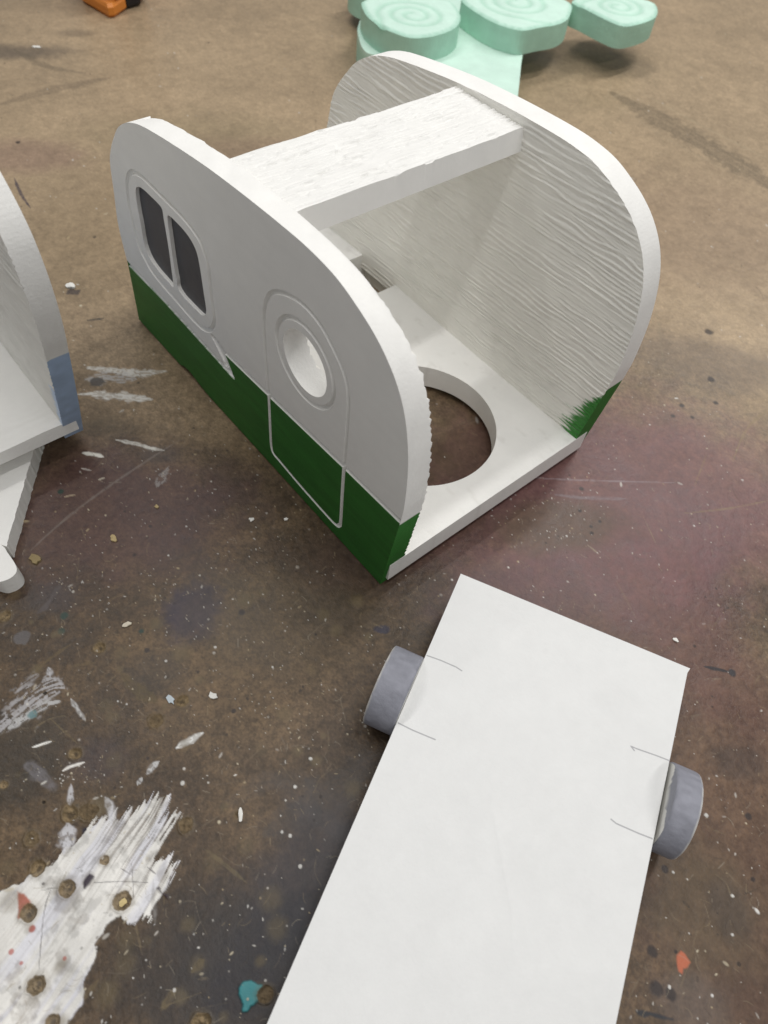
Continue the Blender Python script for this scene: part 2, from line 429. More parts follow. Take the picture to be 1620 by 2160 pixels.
# the big dry white brush mark in the near corner
PW = (0.60, 0.60, 0.63)
big = [(-60, 1900), (10, 1880), (60, 1850), (130, 1800), (165, 1768), (210, 1740), (232, 1722), (238, 1708), (258, 1722), (262, 1712), (285, 1708),
       (318, 1685), (352, 1680), (346, 1716), (340, 1735), (372, 1712), (375, 1718), (356, 1765), (338, 1795), (332, 1806), (368, 1822), (360, 1852), (352, 1880),
       (335, 1905), (322, 1938), (285, 1944), (252, 1940), (226, 1960), (200, 1990), (195, 2030), (182, 2062), (165, 2110), (140, 2165), (100, 2210), (-60, 2210)]
def bigmark():
    W_ = px2w(big); ids = window(big, 60); P = TW[ids]
    d, _ = segdist(P, W_, True); sd = np.where(inside(P, W_), -d, d)
    a0 = px2w([(345, 1690)])[0]; a1 = px2w([(20, 2120)])[0]; e = (a1 - a0) / np.hypot(*(a1 - a0))
    u = (P - a0) @ e; v = (P - a0) @ np.array([-e[1], e[0]])
    v2 = v + 0.10 * np.maximum(0, 0.25 - u) ** 2 * 4 + 0.012 * (fbm(u * 9, v * 9, 5, 3) - 0.5)
    br = fbm(u * 9, v2 * 230, 61, 4, gain=0.65)            # bristle streaks
    br2 = fbm(u * 14, v2 * 420, 62, 3, gain=0.6)
    top = smooth(0.20, 0.02, u)                          # where the brush left the board it breaks up
    rag = sd + 0.024 * (fbm(P[:, 0] * 40, P[:, 1] * 40, 63, 4) - 0.5) + (0.004 + 0.042 * top) * (br - 0.5)
    a = 1 - smooth(-0.0012, 0.0012, rag)
    thin = smooth(0.50, 0.66, 0.7 * br + 0.3 * br2 + 0.05 * top) * (0.16 + 0.50 * top)
    worn = smooth(0.60, 0.75, fbm(P[:, 0] * 30, P[:, 1] * 30, 64, 5)) * 0.35
    a = a * (1 - thin) * (1 - worn)
    tone = fbm(P[:, 0] * 9, P[:, 1] * 9, 65, 4)[:, None]; bl = smooth(0.50, 0.72, fbm(u * 5, v2 * 60, 66, 4))[:, None]
    c = np.array([0.76, 0.745, 0.71]) * (0.72 + 0.5 * tone); c = c * (1 - 0.4 * bl) + np.array([0.56, 0.58, 0.72]) * 0.4 * bl
    mot = smooth(0.55, 0.72, fbm(P[:, 0] * 55, P[:, 1] * 55, 69, 5))[:, None]; c = c * (1 - 0.22 * mot)
    c = c * (0.92 + 0.16 * br2[:, None])
    tcol[ids] = tcol[ids] * (1 - a[:, None]) + c * a[:, None]
    th[ids] += a * (0.0012 + 0.0022 * br + 0.0012 * br2); trg[ids] = trg[ids] * (1 - a) + 0.6 * a
bigmark()
stroke([(222, 1682), (232, 1705), (236, 1740)], 0.008, PW, 0.9, 71, 0.5)
stroke([(143, 1740), (142, 1775), (135, 1800)], 0.014, PW, 0.8, 72, 0.6)
stroke([(150, 1655), (148, 1700)], 0.005, PW, 0.7, 73, 0.7)
stroke([(-10, 1542), (40, 1500), (105, 1455), (135, 1452)], 0.028, (0.42, 0.41, 0.42), 0.85, 74, 0.95, 0.9)
stroke([(20, 1535), (90, 1490), (125, 1480)], 0.013, (0.5, 0.5, 0.5), 0.8, 75, 0.9)
stroke([(102, 1408), (106, 1425)], 0.006, (0.5, 0.5, 0.52), 0.8, 76, 0.4)
stroke([(150, 1475), (165, 1498), (180, 1520)], 0.005, (0.55, 0.55, 0.55), 0.8, 77, 0.5)
stroke([(67, 1577), (85, 1571), (108, 1564)], 0.0028, (0.75, 0.74, 0.7), 1, 78, 0.1)
stroke([(132, 1626), (150, 1617), (178, 1608)], 0.0032, (0.72, 0.70, 0.66), 1, 79, 0.1)
stroke([(372, 1578), (400, 1562), (428, 1546)], 0.0075, (0.72, 0.72, 0.70), 1, 80, 0.35, 0.5, 0.001)
stroke([(310, 1632), (322, 1618), (335, 1606)], 0.006, (0.55, 0.55, 0.55), 0.9, 81, 0.6)
stroke([(290, 1655), (300, 1640)], 0.004, (0.55, 0.55, 0.55), 0.8, 82, 0.6)
stroke([(185, 776), (230, 780), (285, 788), (350, 783)], 0.012, (0.55, 0.53, 0.49), 0.85, 83, 0.6, 0.8)
stroke([(180, 800), (240, 798), (285, 800)], 0.022, (0.36, 0.35, 0.34), 0.75, 84, 0.75, 0.9)
stroke([(165, 832), (210, 830), (250, 836), (320, 842)], 0.014, (0.6, 0.58, 0.54), 0.9, 85, 0.5, 0.8)
blot([(188, 800), (200, 795), (216, 798), (222, 806), (210, 814), (192, 813)], (0.06, 0.052, 0.046), 0.9, 86)
stroke([(244, 927), (290, 937), (318, 945), (348, 951)], 0.006, (0.62, 0.60, 0.55), 0.9, 87, 0.5, 0.6)
stroke([(173, 955), (195, 958), (218, 964)], 0.006, (0.68, 0.66, 0.6), 0.95, 88, 0.3, 0.5)
stroke([(172, 988), (192, 992)], 0.003, (0.5, 0.46, 0.42), 0.8, 89, 0.3)
stroke([(208, 1012), (222, 1007)], 0.0035, (0.5, 0.45, 0.36), 0.8, 90, 0.2)
stroke([(330, 1030), (342, 1005), (355, 985)], 0.010, (0.3, 0.28, 0.27), 0.7, 91, 0.95, 0.9)
stroke([(135, 1048), (160, 1043)], 0.003, (0.4, 0.32, 0.22), 0.8, 92, 0.2)
stroke([(30, 375), (45, 410), (65, 440)], 0.005, (0.035, 0.03, 0.05), 0.9, 93, 0.3)
stroke([(183, 676), (200, 674), (218, 672)], 0.006, (0.06, 0.05, 0.042), 0.9, 94, 0.2)
blot([(135, 612), (150, 607), (170, 612), (165, 620), (140, 622)], (0.07, 0.055, 0.05), 0.9, 95, rag=0.01)
stroke([(60, 1615), (85, 1635), (110, 1658)], 0.011, (0.16, 0.15, 0.16), 0.7, 96, 0.4, 0.5, taper=False)
blot([(100, 1262), (122, 1232), (132, 1222), (130, 1240), (118, 1258), (98, 1284), (82, 1292)], (0.085, 0.07, 0.068), 0.85, 97, rag=0.006)
blot([(35, 1336), (48, 1326), (60, 1335), (62, 1352), (50, 1362), (36, 1357), (30, 1346)], (0.12, 0.11, 0.11), 0.85, 98, rag=0.006)
for cx, cy, r_ in [(135, 1299, 0.0075), (130, 1331, 0.0062), (298, 1332, 0.0045), (128, 1037, 0.006)]:
    disc(cx, cy, r_, (0.018, 0.045, 0.035), 0.9, cx)
disc(68, 1507, 0.008, (0.10, 0.19, 0.20), 0.9, 3)
blot([(505, 2085), (515, 2070), (532, 2068), (552, 2078), (546, 2095), (543, 2112), (530, 2122), (522, 2135), (511, 2136), (512, 2118), (505, 2105)], (0.045, 0.25, 0.27), 0.95, 99, rag=0.004, h=0.002)
blot([(38, 1882), (52, 1886), (66, 1900), (70, 1914), (50, 1918), (42, 1935), (38, 1915)], (0.42, 0.12, 0.08), 0.95, 100)
disc(69, 1960, 0.0050, (0.42, 0.10, 0.08), 0.9, 4); disc(25, 2008, 0.0036, (0.45, 0.12, 0.10), 0.8, 5); disc(46, 2032, 0.0028, (0.45, 0.12, 0.1), 0.8, 6); disc(137, 2022, 0.0026, (0.40, 0.12, 0.1), 0.8, 6)
blot([(1428, 2018), (1437, 2008), (1447, 2015), (1457, 2030), (1452, 2042), (1443, 2045), (1440, 2058), (1430, 2050), (1426, 2035)], (0.46, 0.13, 0.065), 0.92, 101, rag=0.003)
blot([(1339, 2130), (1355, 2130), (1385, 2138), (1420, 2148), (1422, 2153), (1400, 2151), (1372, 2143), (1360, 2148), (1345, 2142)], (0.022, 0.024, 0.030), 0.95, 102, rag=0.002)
stroke([(1485, 1406), (1515, 1412), (1540, 1418)], 0.0042, (0.025, 0.024, 0.028), 0.95, 103, 0.05, 0.3)
disc(1545, 1419, 0.0075, (0.025, 0.024, 0.028), 0.95, 7)
blot([(178, 1862), (190, 1843), (200, 1850), (190, 1862), (180, 1874)], (0.020, 0.010, 0.024), 0.95, 104, rag=0.002, h=0.003)
blot([(330, 1874), (338, 1868), (344, 1882), (356, 1888), (354, 1896), (342, 1888)], (0.020, 0.010, 0.024), 0.95, 105, rag=0.003, h=0.002)
blot([(173, 1748), (183, 1744), (184, 1752), (176, 1760)], (0.012, 0.012, 0.03), 0.9, 106)
for P in ([(278, 1822), (281, 1860), (283, 1900)], [(256, 1832), (268, 1840), (279, 1846)], [(112, 1868), (96, 1915), (88, 1985), (83, 2050)], [(312, 1830), (330, 1845)], [(200, 1862), (260, 1860), (312, 1862)]):
    stroke(P, 0.0011, (0.12, 0.11, 0.115), 0.7, int(P[0][0]), 0.3)
stroke([(324, 1855), (324, 1900), (328, 1950)], 0.004, (0.28, 0.27, 0.26), 0.5, 9, 0.5)
# dark drips
for cx, cy, r_ in [(510, 1291, 0.006), (310, 1372, 0.0045), (1227, 1031, 0.006), (1223, 1077, 0.0045), (1265, 1100, 0.004), (1248, 1125, 0.005), (1247, 1111, 0.004), (1420, 877, 0.006), (1460, 880, 0.006), (1438, 855, 0.007), (1510, 850, 0.007),
                   (1500, 800, 0.01), (1375, 2007, 0.008), (1385, 2085, 0.010), (1415, 2097, 0.009), (1403, 1833, 0.006), (1578, 1722, 0.006), (1588, 1855, 0.004), (284, 1170, 0.004), (317, 1110, 0.0035), (493, 1500, 0.004), (35, 695, 0.006), (38, 300, 0.008), (440, 90, 0.004), (1320, 1850, 0.003), (1495, 700, 0.012), (200, 500, 0.005)]:
    disc(cx, cy, r_, (0.026, 0.020, 0.020), 0.85, int(cx))
for i in range(2200):          # short fibres of the hardboard
    x, y = rng.uniform(-20, 1640), 2190 - 2200 * rng.random() ** 0.8
    ids = window([(x, y)], 16)
    if not len(ids): continue
    c = px2w([(x, y)])[0]; P = TW[ids]; an = rng.uniform(0, 3.14); l = rng.uniform(0.003, 0.011); cu = rng.normal(0, 30)
    dx, dy = P[:, 0] - c[0], P[:, 1] - c[1]; uu = dx * math.cos(an) + dy * math.sin(an); vv = -dx * math.sin(an) + dy * math.cos(an) + cu * uu * uu
    a = (1 - smooth(0.5, 1.3, np.abs(vv) / 0.0007)) * (1 - smooth(0.7, 1.1, np.abs(uu) / l)) * rng.uniform(0.15, 0.5)
    blend(ids, random.choice([(0.26, 0.20, 0.12), (0.22, 0.17, 0.11), (0.3, 0.26, 0.2), (0.03, 0.022, 0.016)]), a)
for i in range(260):
    disc(rng.uniform(0, 1620), rng.uniform(0, 2160), rng.uniform(0.0012, 0.0032), (0.024, 0.018, 0.016), rng.uniform(0.4, 0.9), i)
for i in range(60):           # worn tan patches
    x, y = rng.uniform(0, 800), rng.uniform(1240, 2160)
    disc(x, y, rng.uniform(0.004, 0.016), (0.13, 0.098, 0.05), rng.uniform(0.25, 0.6), i, 0.6)
# drilled pits
PITS = [(210, 1366, 13), (384, 1479, 13), (329, 1520, 15), (158, 1590, 14), (148, 1716, 18), (188, 1712, 19), (80, 1831, 18), (66, 1768, 16), (142, 1873, 19), (222, 1816, 11), (257, 1901, 21), (62, 1926, 19), (78, 2079, 21),
        (391, 1740, 16), (560, 2097, 17), (425, 2158, 20), (112, 2158, 18), (10, 1300, 13), (75, 1182, 11), (503, 1718, 8), (8, 1655, 9), (92, 1692, 4), (95, 1462, 4)]
for (cx, cy, rp) in PITS:
    c = px2w([(cx, cy)])[0]; rw = np.hypot(*(px2w([(cx + rp, cy)])[0] - c)); ids = window([(cx, cy)], rp * 2.4)
    P = TW[ids]; dx, dy = P[:, 0] - c[0], P[:, 1] - c[1]
    d = np.hypot(dx, dy) / rw + 0.35 * (fbm(P[:, 0] * 70, P[:, 1] * 70, int(cx), 3) - 0.5)
    a = 1 - smooth(0.85, 1.08, d)
    d = d + 0.30 * (fbm(P[:, 0] * 160, P[:, 1] * 160, int(cx) + 5, 3) - 0.5)
    a = 1 - smooth(0.90, 1.04, d)
    tone = fbm(P[:, 0] * 170, P[:, 1] * 170, int(cy), 3, gain=0.7)[:, None]
    crumb = smooth(0.45, 0.62, fbm(P[:, 0] * 130, P[:, 1] * 130, int(cy) + 9, 3, gain=0.7))
    filled = (int(cx) in (391, 188, 66, 560, 503, 329))
    c1 = np.array([0.215, 0.158, 0.088]) if not filled else np.array([0.150, 0.108, 0.060])
    if rp <= 4: c1 = np.array([0.012, 0.01, 0.008])
    cc = c1 * (0.35 + 1.2 * tone)
    ctr = ((1 - smooth(0.25, 0.65, d)) * (0.75 if not filled else 0.2))[:, None] * (1 - crumb[:, None])
    cc = cc * (1 - ctr) + np.array([0.035, 0.025, 0.016]) * ctr
    tcol[ids] = tcol[ids] * (1 - a[:, None] * 0.94) + cc * a[:, None] * 0.94
    halo = (1 - smooth(1.0, 1.7, d)) * (1 - a) * 0.30
    tcol[ids] = tcol[ids] * (1 - halo[:, None]) + np.array([0.15, 0.112, 0.06]) * halo[:, None]
    depth = rw * (0.12 if filled else 0.42)
    th[ids] += -depth * (1 - smooth(0.55, 1.0, d)) + 0.10 * rw * np.exp(-((d - 1.05) / 0.10) ** 2) + rw * 0.2 * (crumb - 0.5) * a
    trg[ids] = trg[ids] * (1 - a) + 0.8 * a
# paint specks and pale dust
SP = []
for i in range(2300):
    x, y = rng.uniform(-30, 1650), 2200 - 2230 * rng.random() ** 0.85
    r_ = min(0.0007 + rng.exponential(0.00045), 0.0038)
    SP.append((x, y, r_))
for cx, cy, sx, n in [(300, 1290, 160, 130), (500, 1250, 160, 60), (1130, 1080, 70, 120), (640, 1500, 120, 90), (330, 1090, 120, 60), (170, 1640, 40, 40), (130, 1225, 40, 40), (1180, 1130, 60, 40)]:
    for i in range(n): SP.append((cx + rng.normal(0, sx), cy + rng.normal(0, sx * 0.5), 0.0006 + rng.exponential(0.0003)))
for (x, y, r_) in SP:
    ids = window([(x, y)], 4 + r_ * 2600)
    if not len(ids): continue
    c = px2w([(x, y)])[0]; P = TW[ids]; dx, dy = P[:, 0] - c[0], P[:, 1] - c[1]
    an = rng.uniform(0, 3.14); st = 1 + (rng.random() < 0.25) * rng.uniform(0.3, 2)
    d = np.hypot((dx * math.cos(an) + dy * math.sin(an)) / st, -dx * math.sin(an) + dy * math.cos(an)) / r_
    a = (1 - smooth(0.6, 1.3, d)) * rng.uniform(0.3, 0.95)
    c = random.choice([(0.62, 0.60, 0.55), (0.66, 0.65, 0.62), (0.5, 0.44, 0.32), (0.45, 0.42, 0.38), (0.38, 0.30, 0.18)])
    blend(ids, c, a); th[ids] += a * r_ * 0.4
for (x, y, r_) in [(385, 1652, 0.007), (622, 1660, 0.006), (655, 1600, 0.006), (370, 1720, 0.006), (1490, 1720, 0.007), (1545, 1890, 0.005), (1545, 1972, 0.004), (1412, 2082, 0.005), (575, 1407, 0.004), (595, 1755, 0.005), (612, 1763, 0.006), (633, 1828, 0.006), (368, 2088, 0.005), (235, 1930, 0.005), (1420, 1840, 0.004), (600, 145, 0.009), (70, 100, 0.006)]:
    disc(x, y, r_ * 0.5, (0.56, 0.55, 0.52) if y > 200 else (0.34, 0.29, 0.22), 0.95, int(x), 0.2, 0.001)
th += 0.0010 * (n2 - 0.5) + 0.0006 * (n3 - 0.5)
tcol = np.clip(tcol, 0.006, 0.9)
trg = trg + 0.14 * (n2 - 0.5) + 0.10 * (n3 - 0.5)

me = bpy.data.meshes.new('workbench_top')
V = np.stack([TX, TY, th], 1).astype(np.float32) * S
ii = (np.arange(NY - 1)[:, None] * NX + np.arange(NX - 1)[None, :]).ravel()
Q = np.stack([ii, ii + NX, ii + NX + 1, ii + 1], 1).astype(np.int32)
me.vertices.add(len(V)); me.vertices.foreach_set('co', V.ravel())
me.loops.add(Q.size); me.loops.foreach_set('vertex_index', Q.ravel())
me.polygons.add(len(Q)); me.polygons.foreach_set('loop_start', np.arange(0, Q.size, 4, dtype=np.int32))
me.polygons.foreach_set('use_smooth', np.ones(len(Q), bool))
me.update(calc_edges=True); me.validate()
at = me.color_attributes.new('Col', 'FLOAT_COLOR', 'POINT')
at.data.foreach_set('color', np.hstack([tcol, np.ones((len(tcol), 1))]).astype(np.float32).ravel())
ar = me.attributes.new('Rough', 'FLOAT', 'POINT'); ar.data.foreach_set('value', np.clip(trg, 0.2, 0.95).astype(np.float32))
me.materials.append(M_TABLE)
tbl = bpy.data.objects.new('workbench_top', me); COL.objects.link(tbl)
tag(tbl, 'stained brown hardboard workbench top with white paint smears and drilled pits', None, None, 'structure')
del TX, TY, TW, PXX, PYY, tcol, th, trg, n1, n2, n3, n4

# ------------------------------------------------------------------ wood grain relief
def grain(u, v, seed=0, freq=104.0):
    """embossed board grain running along u: wavy crease lines that fade in and out; returns 0..1 height"""
    def creases(f, sd, wid, wob):
        vq = v - 0.22 * v * np.clip(v, 0, 0.7)
        ph = vq * f + wob * (fbm(u * 3.2, v * 7.0, sd, 3) - 0.5) * 2 + 0.8 * (vnoise(u * 16, v * f * 0.45, sd + 3) - 0.5) + 1.6 * (fbm(u * 0.7, v * 16, sd + 5, 2) - 0.5)
        k = np.floor(ph); fr = ph - k
        str_ = smooth(0.32, 0.60, vnoise(u * 11 + k * 3.7, k * 1.0, sd + 7))
        step = np.where(fr < 1 - wid, fr / (1 - wid), (1 - fr) / wid)          # slow rise, sudden drop
        return step * (0.15 + 0.85 * str_) + 0.35 * (1 - str_), str_
    a, sa = creases(freq, seed, 0.22, 0.5)
    b, sb = creases(freq * 1.8, seed + 40, 0.28, 1.0)
    c = fbm(u * 6, v * 120, seed + 80, 2)
    return 0.62 * a + 0.26 * b + 0.12 * c

# ------------------------------------------------------------------ green camper
W = 0.626; T = 0.0539
cam_outline_px = [(843, 1107), (847, 1093), (852, 1073), (858, 1027), (861, 977), (859, 920), (852, 867), (837, 810), (813, 750), (783, 693), (747, 637), (713, 590), (676, 549),
    (633, 508), (567, 453), (500, 400), (433, 350), (367, 306), (320, 277), (295, 264), (277, 259), (262, 260), (248, 270), (240, 290), (234, 313), (232, 343), (240, 403), (250, 477), (270, 557)]
up = un(cam_outline_px, 1, 0)[:, [0, 2]]
up = spline(up, False, 5)
bot = np.array([(-0.987, 0.006), (-0.775, 0.006), (-0.768, 0.014), (-0.735, 0.020), (-0.690, 0.012), (-0.655, 0.006), (0.0007, 0.002)])
OUT = resample(np.vstack([up, bot]), 0.0035)
INN = OUT.copy(); _m = OUT[:, 1] > 0.3
INN[_m, 1] -= 0.0045 + 0.0115 * np.exp(-((OUT[_m, 0] + 0.19) / 0.17) ** 2)
INN[_m & (OUT[:, 0] < -0.8), 1] += 0.0045
botf = np.array([(-0.987, 0.006), (-0.815, 0.006), (-0.808, 0.045), (-0.790, 0.060), (-0.664, 0.060), (-0.646, 0.045), (-0.640, 0.006), (0.0007, 0.002)])
OUTF = resample(np.vstack([up, botf]), 0.0035)
h1_line = up[0]        # where the green edge meets the front edge
def P0(pts): return un(pts, 1, 0)[:, [0, 2]]
win_loop = spline(P0([(440, 567), (433, 540), (420, 507), (400, 477), (380, 453), (350, 423), (317, 390), (297, 371), (281, 363), (271, 370), (268, 390), (272, 430), (280, 467), (287, 500), (297, 530), (305, 546), (315.5, 566), (330, 586), (349, 608.5),
    (375, 638), (401, 668), (421, 688), (434, 696), (445, 695), (451, 684), (451.7, 666), (447, 632.6), (443, 595)]), True, 4)
pane1 = spline(P0([(286, 401), (292, 394), (303, 400), (320, 416), (335, 431), (342, 442), (345, 460), (351, 495), (357, 533), (362, 572), (366, 605), (357, 597), (345, 584), (333, 570), (317, 547), (305, 517), (297, 473), (290, 437)]), True, 3)
pane2 = spline(P0([(353, 459), (358, 456), (370, 467), (387, 485), (403, 507), (415, 533), (422, 567), (426, 593), (430, 620), (435, 655), (431, 665), (423, 663), (400, 640), (386, 625), (375, 607), (373, 592), (370, 577), (364, 540), (359, 505)]), True, 3)
door_loop = spline(P0([(556.7, 660), (557, 693), (559, 730), (561.7, 767), (566.7, 837), (570, 910), (572.3, 943), (577.3, 958), (590, 973), (633, 1024), (687, 1085), (708, 1107), (715, 1108), (718.3, 1100), (721.7, 1040), (726, 977), (731.7, 910), (735, 850),
    (731.7, 810), (720, 773), (700, 730), (676.7, 687), (650, 653), (623, 630), (597, 618), (576.7, 616.7), (563, 630)]), True, 4)
pc = np.array([-0.2511, 0.4101]); pr_ = 0.0625
ang = np.linspace(0, 2 * math.pi, 110, endpoint=False)
port = pc + pr_ * np.stack([np.cos(ang), np.sin(ang)], 1)
ring = pc + 0.0825 * np.stack([np.cos(ang), np.sin(ang)], 1)
l_front = P0([(845, 1101), (726, 985), (566, 832), (473, 742), (449.5, 712)])
l_rear = P0([(270, 556), (345, 633), (421, 717), (460, 760), (490.5, 794)])
l_zig = P0([(451, 716), (461, 737), (471, 757)])
l_zig2 = P0([(475, 752), (484, 774), (491, 794)])
wedge = P0([(449.5, 712), (473, 742), (474, 750), (491, 795), (481, 782), (470, 757)])
green_poly = np.vstack([P0([(268, 558), (345, 636), (421, 720), (460, 764), (491, 798), (492, 792), (473, 745), (566, 834.5), (726, 987.5), (851, 1107)]), [(0.2, -0.1), (-1.2, -0.1), (-1.2, 0.18)]])
CL = lambda l: np.vstack([l, l[:1]])
def carve(P):
    """depth (positive into the panel) and the white-cut mask of the outer face"""
    dep = np.zeros(len(P)); cut = np.zeros(len(P))
    def groove(line, half, depth, closed=False):
        nonlocal dep, cut
        d, _ = segdist(P, line, closed)
        dep = np.maximum(dep, depth * np.clip(1 - (d / half) ** 2, 0, 1) ** 0.8)
        cut = np.maximum(cut, 1 - smooth(0.95 * half, 0.999 * half, d))
    groove(win_loop, 0.0058, 0.0075, True)
    groove(door_loop, 0.0050, 0.0065, True)
    groove(ring, 0.0052, 0.0070, True)
    groove(l_front, 0.0074, 0.0085); groove(l_rear, 0.0070, 0.0085); groove(l_zig, 0.004, 0.005); groove(l_zig2, 0.004, 0.005)
    m = inside(P, wedge); dep[m] = np.maximum(dep[m], 0.0052); cut[m] = 1
    return dep, cut
def edge_green(x, z, seed):
    zl = 0.243 + 0.006 * (fbm(x * 30, z * 30, seed, 3) - 0.5)
    return z < zl
def wall(mb, loop, y0, y1, rows, colf, closed=True, flip=False, jag=0.0, loop1=None):
    """strip between two y values round a loop"""
    n = len(loop); ys = np.linspace(y0, y1, rows + 1)
    l1 = loop if loop1 is None else loop1
    V = np.vstack([np.stack([loop[:, 0] + (l1 - loop)[:, 0] * q, np.full(n, y), loop[:, 1] + (l1 - loop)[:, 1] * q], 1) for y, q in zip(ys, np.linspace(0, 1, rows + 1) ** 1.6)])
    if not np.isscalar(jag) : V[rows * n:, 1] = jag
    fs = []
    for r_ in range(rows):
        for i in range(n):
            j = (i + 1) % n; q = (r_ * n + i, r_ * n + j, (r_ + 1) * n + j, (r_ + 1) * n + i)
            fs.append(q[::-1] if flip else q)
    mb.add(V, fs, colf(V), False)
def white_noise(V, seed=0, amt=0.04):
    n = fbm(V[:, 0] * 25 + V[:, 1] * 31, V[:, 2] * 25, seed, 4)[:, None]
    return WHITE * (1 - amt + 2 * amt * n)

GA = 0.0043                                            # grain relief
def inner_face(mb, outline, holes, y, sgn, seed, paintf=None, step=0.0042, ga=GA, freq=104.0):
    """grained face at y whose relief points along sgn*y"""
    V2, T2 = triangulate(outline, holes, step, seed=seed, aniso=2.0)
    h = grain(V2[:, 0], V2[:, 1], seed, freq)
    Y = y + sgn * ga * (h - 1.0)
    V = np.stack([V2[:, 0], Y, V2[:, 1]], 1)
    C = white_noise(V, seed) * np.array([1.02, 1.015, 0.985])
    if paintf is not None: C = paintf(V2, h, C)
    mb.add(V, T2 if sgn < 0 else T2[:, ::-1], C, True)
    return Y

camper = empty('camper_planter')
tag(camper, 'white camper planter with a dark green lower band, carved door and twin dark window panes', 'camper')
def front_col(V, seed=3):
    C = white_noise(V, seed); m = edge_green(V[:, 0], V[:, 2], seed) & True
    C[m] = GREEN * (0.8 + 0.4 * fbm(V[m][:, 1] * 120, V[m][:, 2] * 40, 9, 3)[:, None] + 0.25)
    return C
# near side panel: carved and painted outer face
def near_panel():
    holes = [resample(port, 0.0035), resample(pane1, 0.0035), resample(pane2, 0.0035)]
    feats = [CL(win_loop), CL(door_loop), CL(ring), l_front, l_rear, l_zig, l_zig2]
    def offs(l, d_, closed=False):
        L = np.vstack([l, l[:1]]) if closed else l
        L = resample(L, 0.002, False); tg = np.gradient(L, axis=0); tg /= np.hypot(*tg.T)[:, None]
        return L + d_ * np.stack([-tg[:, 1], tg[:, 0]], 1)
    lf = l_front.copy(); lr = l_rear.copy()
    e_ = (lf[0] - lf[1]) / np.hypot(*(lf[0] - lf[1])); lf[0] = lf[0] - e_ * 0.004
    e_ = (lr[0] - lr[1]) / np.hypot(*(lr[0] - lr[1])); lr[0] = lr[0] - e_ * 0.004
    lines = []
    for l, hw in ((win_loop, 0.0058), (door_loop, 0.0050), (ring, 0.0052)):
        for q in (-hw, -0.94 * hw, -0.5 * hw, 0, 0.5 * hw, 0.94 * hw, hw): lines.append(offs(l, q, True)[:-1])
    for l in (lf[:4], lr[:4]):
        for q in (-0.0074, -0.0070, -0.0046, -0.0023, 0, 0.0023, 0.0046, 0.0070, 0.0074): lines.append(offs(l, q))
    V2, T2 = triangulate(OUT, holes, 0.008, 0.00155, feats, 0.0085, seed=5, lines=lines)
    dep, cut = carve(V2)
    V = np.stack([V2[:, 0], dep, V2[:, 1]], 1)
    C = white_noise(V, 2, 0.02) * (0.985 + 0.03 * fbm(V[:, 0] * 6, V[:, 2] * 90, 19, 3)[:, None])
    g = inside(V2, green_poly)
    gn = fbm(V2[:, 0] * 12, V2[:, 1] * 150, 8, 4)[:, None]
    gc = GREEN * (0.75 + 0.5 * gn)
    a = (g * (1 - cut))[:, None]
    C = C * (1 - a) + gc * a
    cen = V2[T2].mean(1); ind = inside(cen, door_loop); inw = inside(cen, win_loop)
    p = MB()
    for sel, mb_ in ((~ind & ~inw, p),):
        u, t = compact(V2, T2[sel]); mb_.add(V[u], t, C[u], True)
    Yin = inner_face(p, INN, [holes[0]], T, 1, 21, ga=0.0085, freq=75.0)
    n = len(OUT); h0 = len(holes[0])
    wall(p, OUT, 0.0, T, 8, front_col, jag=Yin[:n], loop1=INN)
    wall(p, holes[0], 0.0, T, 5, lambda V: white_noise(V, 6), flip=True, jag=Yin[n:n + h0])
    for i in (1, 2): wall(p, holes[i], 0.0, 0.0095, 2, lambda V: white_noise(V, 6), flip=True)
    o = p.build('side_panel', [M_PVC, M_SAWN], camper); o.data.set_sharp_from_angle(angle=0.75)
    for sel, nm in ((ind, 'door'), (inw, 'window_frame')):
        m = MB(); u, t = compact(V2, T2[sel]); m.add(V[u], t, C[u], True); m.build(nm, M_PVC, o).data.set_sharp_from_angle(angle=0.55)
    for i in (1, 2):
        m = MB(); Vp, Tp = triangulate(holes[i], [], 0.006, seed=3)
        m.add(np.stack([Vp[:, 0], np.full(len(Vp), 0.0078) + 0.0006 * fbm(Vp[:, 0] * 60, Vp[:, 1] * 60, 4, 3), Vp[:, 1]], 1), Tp, np.array([0.078, 0.076, 0.080]), True)
        m.build('window_pane', M_PANE, o)
    return o
near_panel()
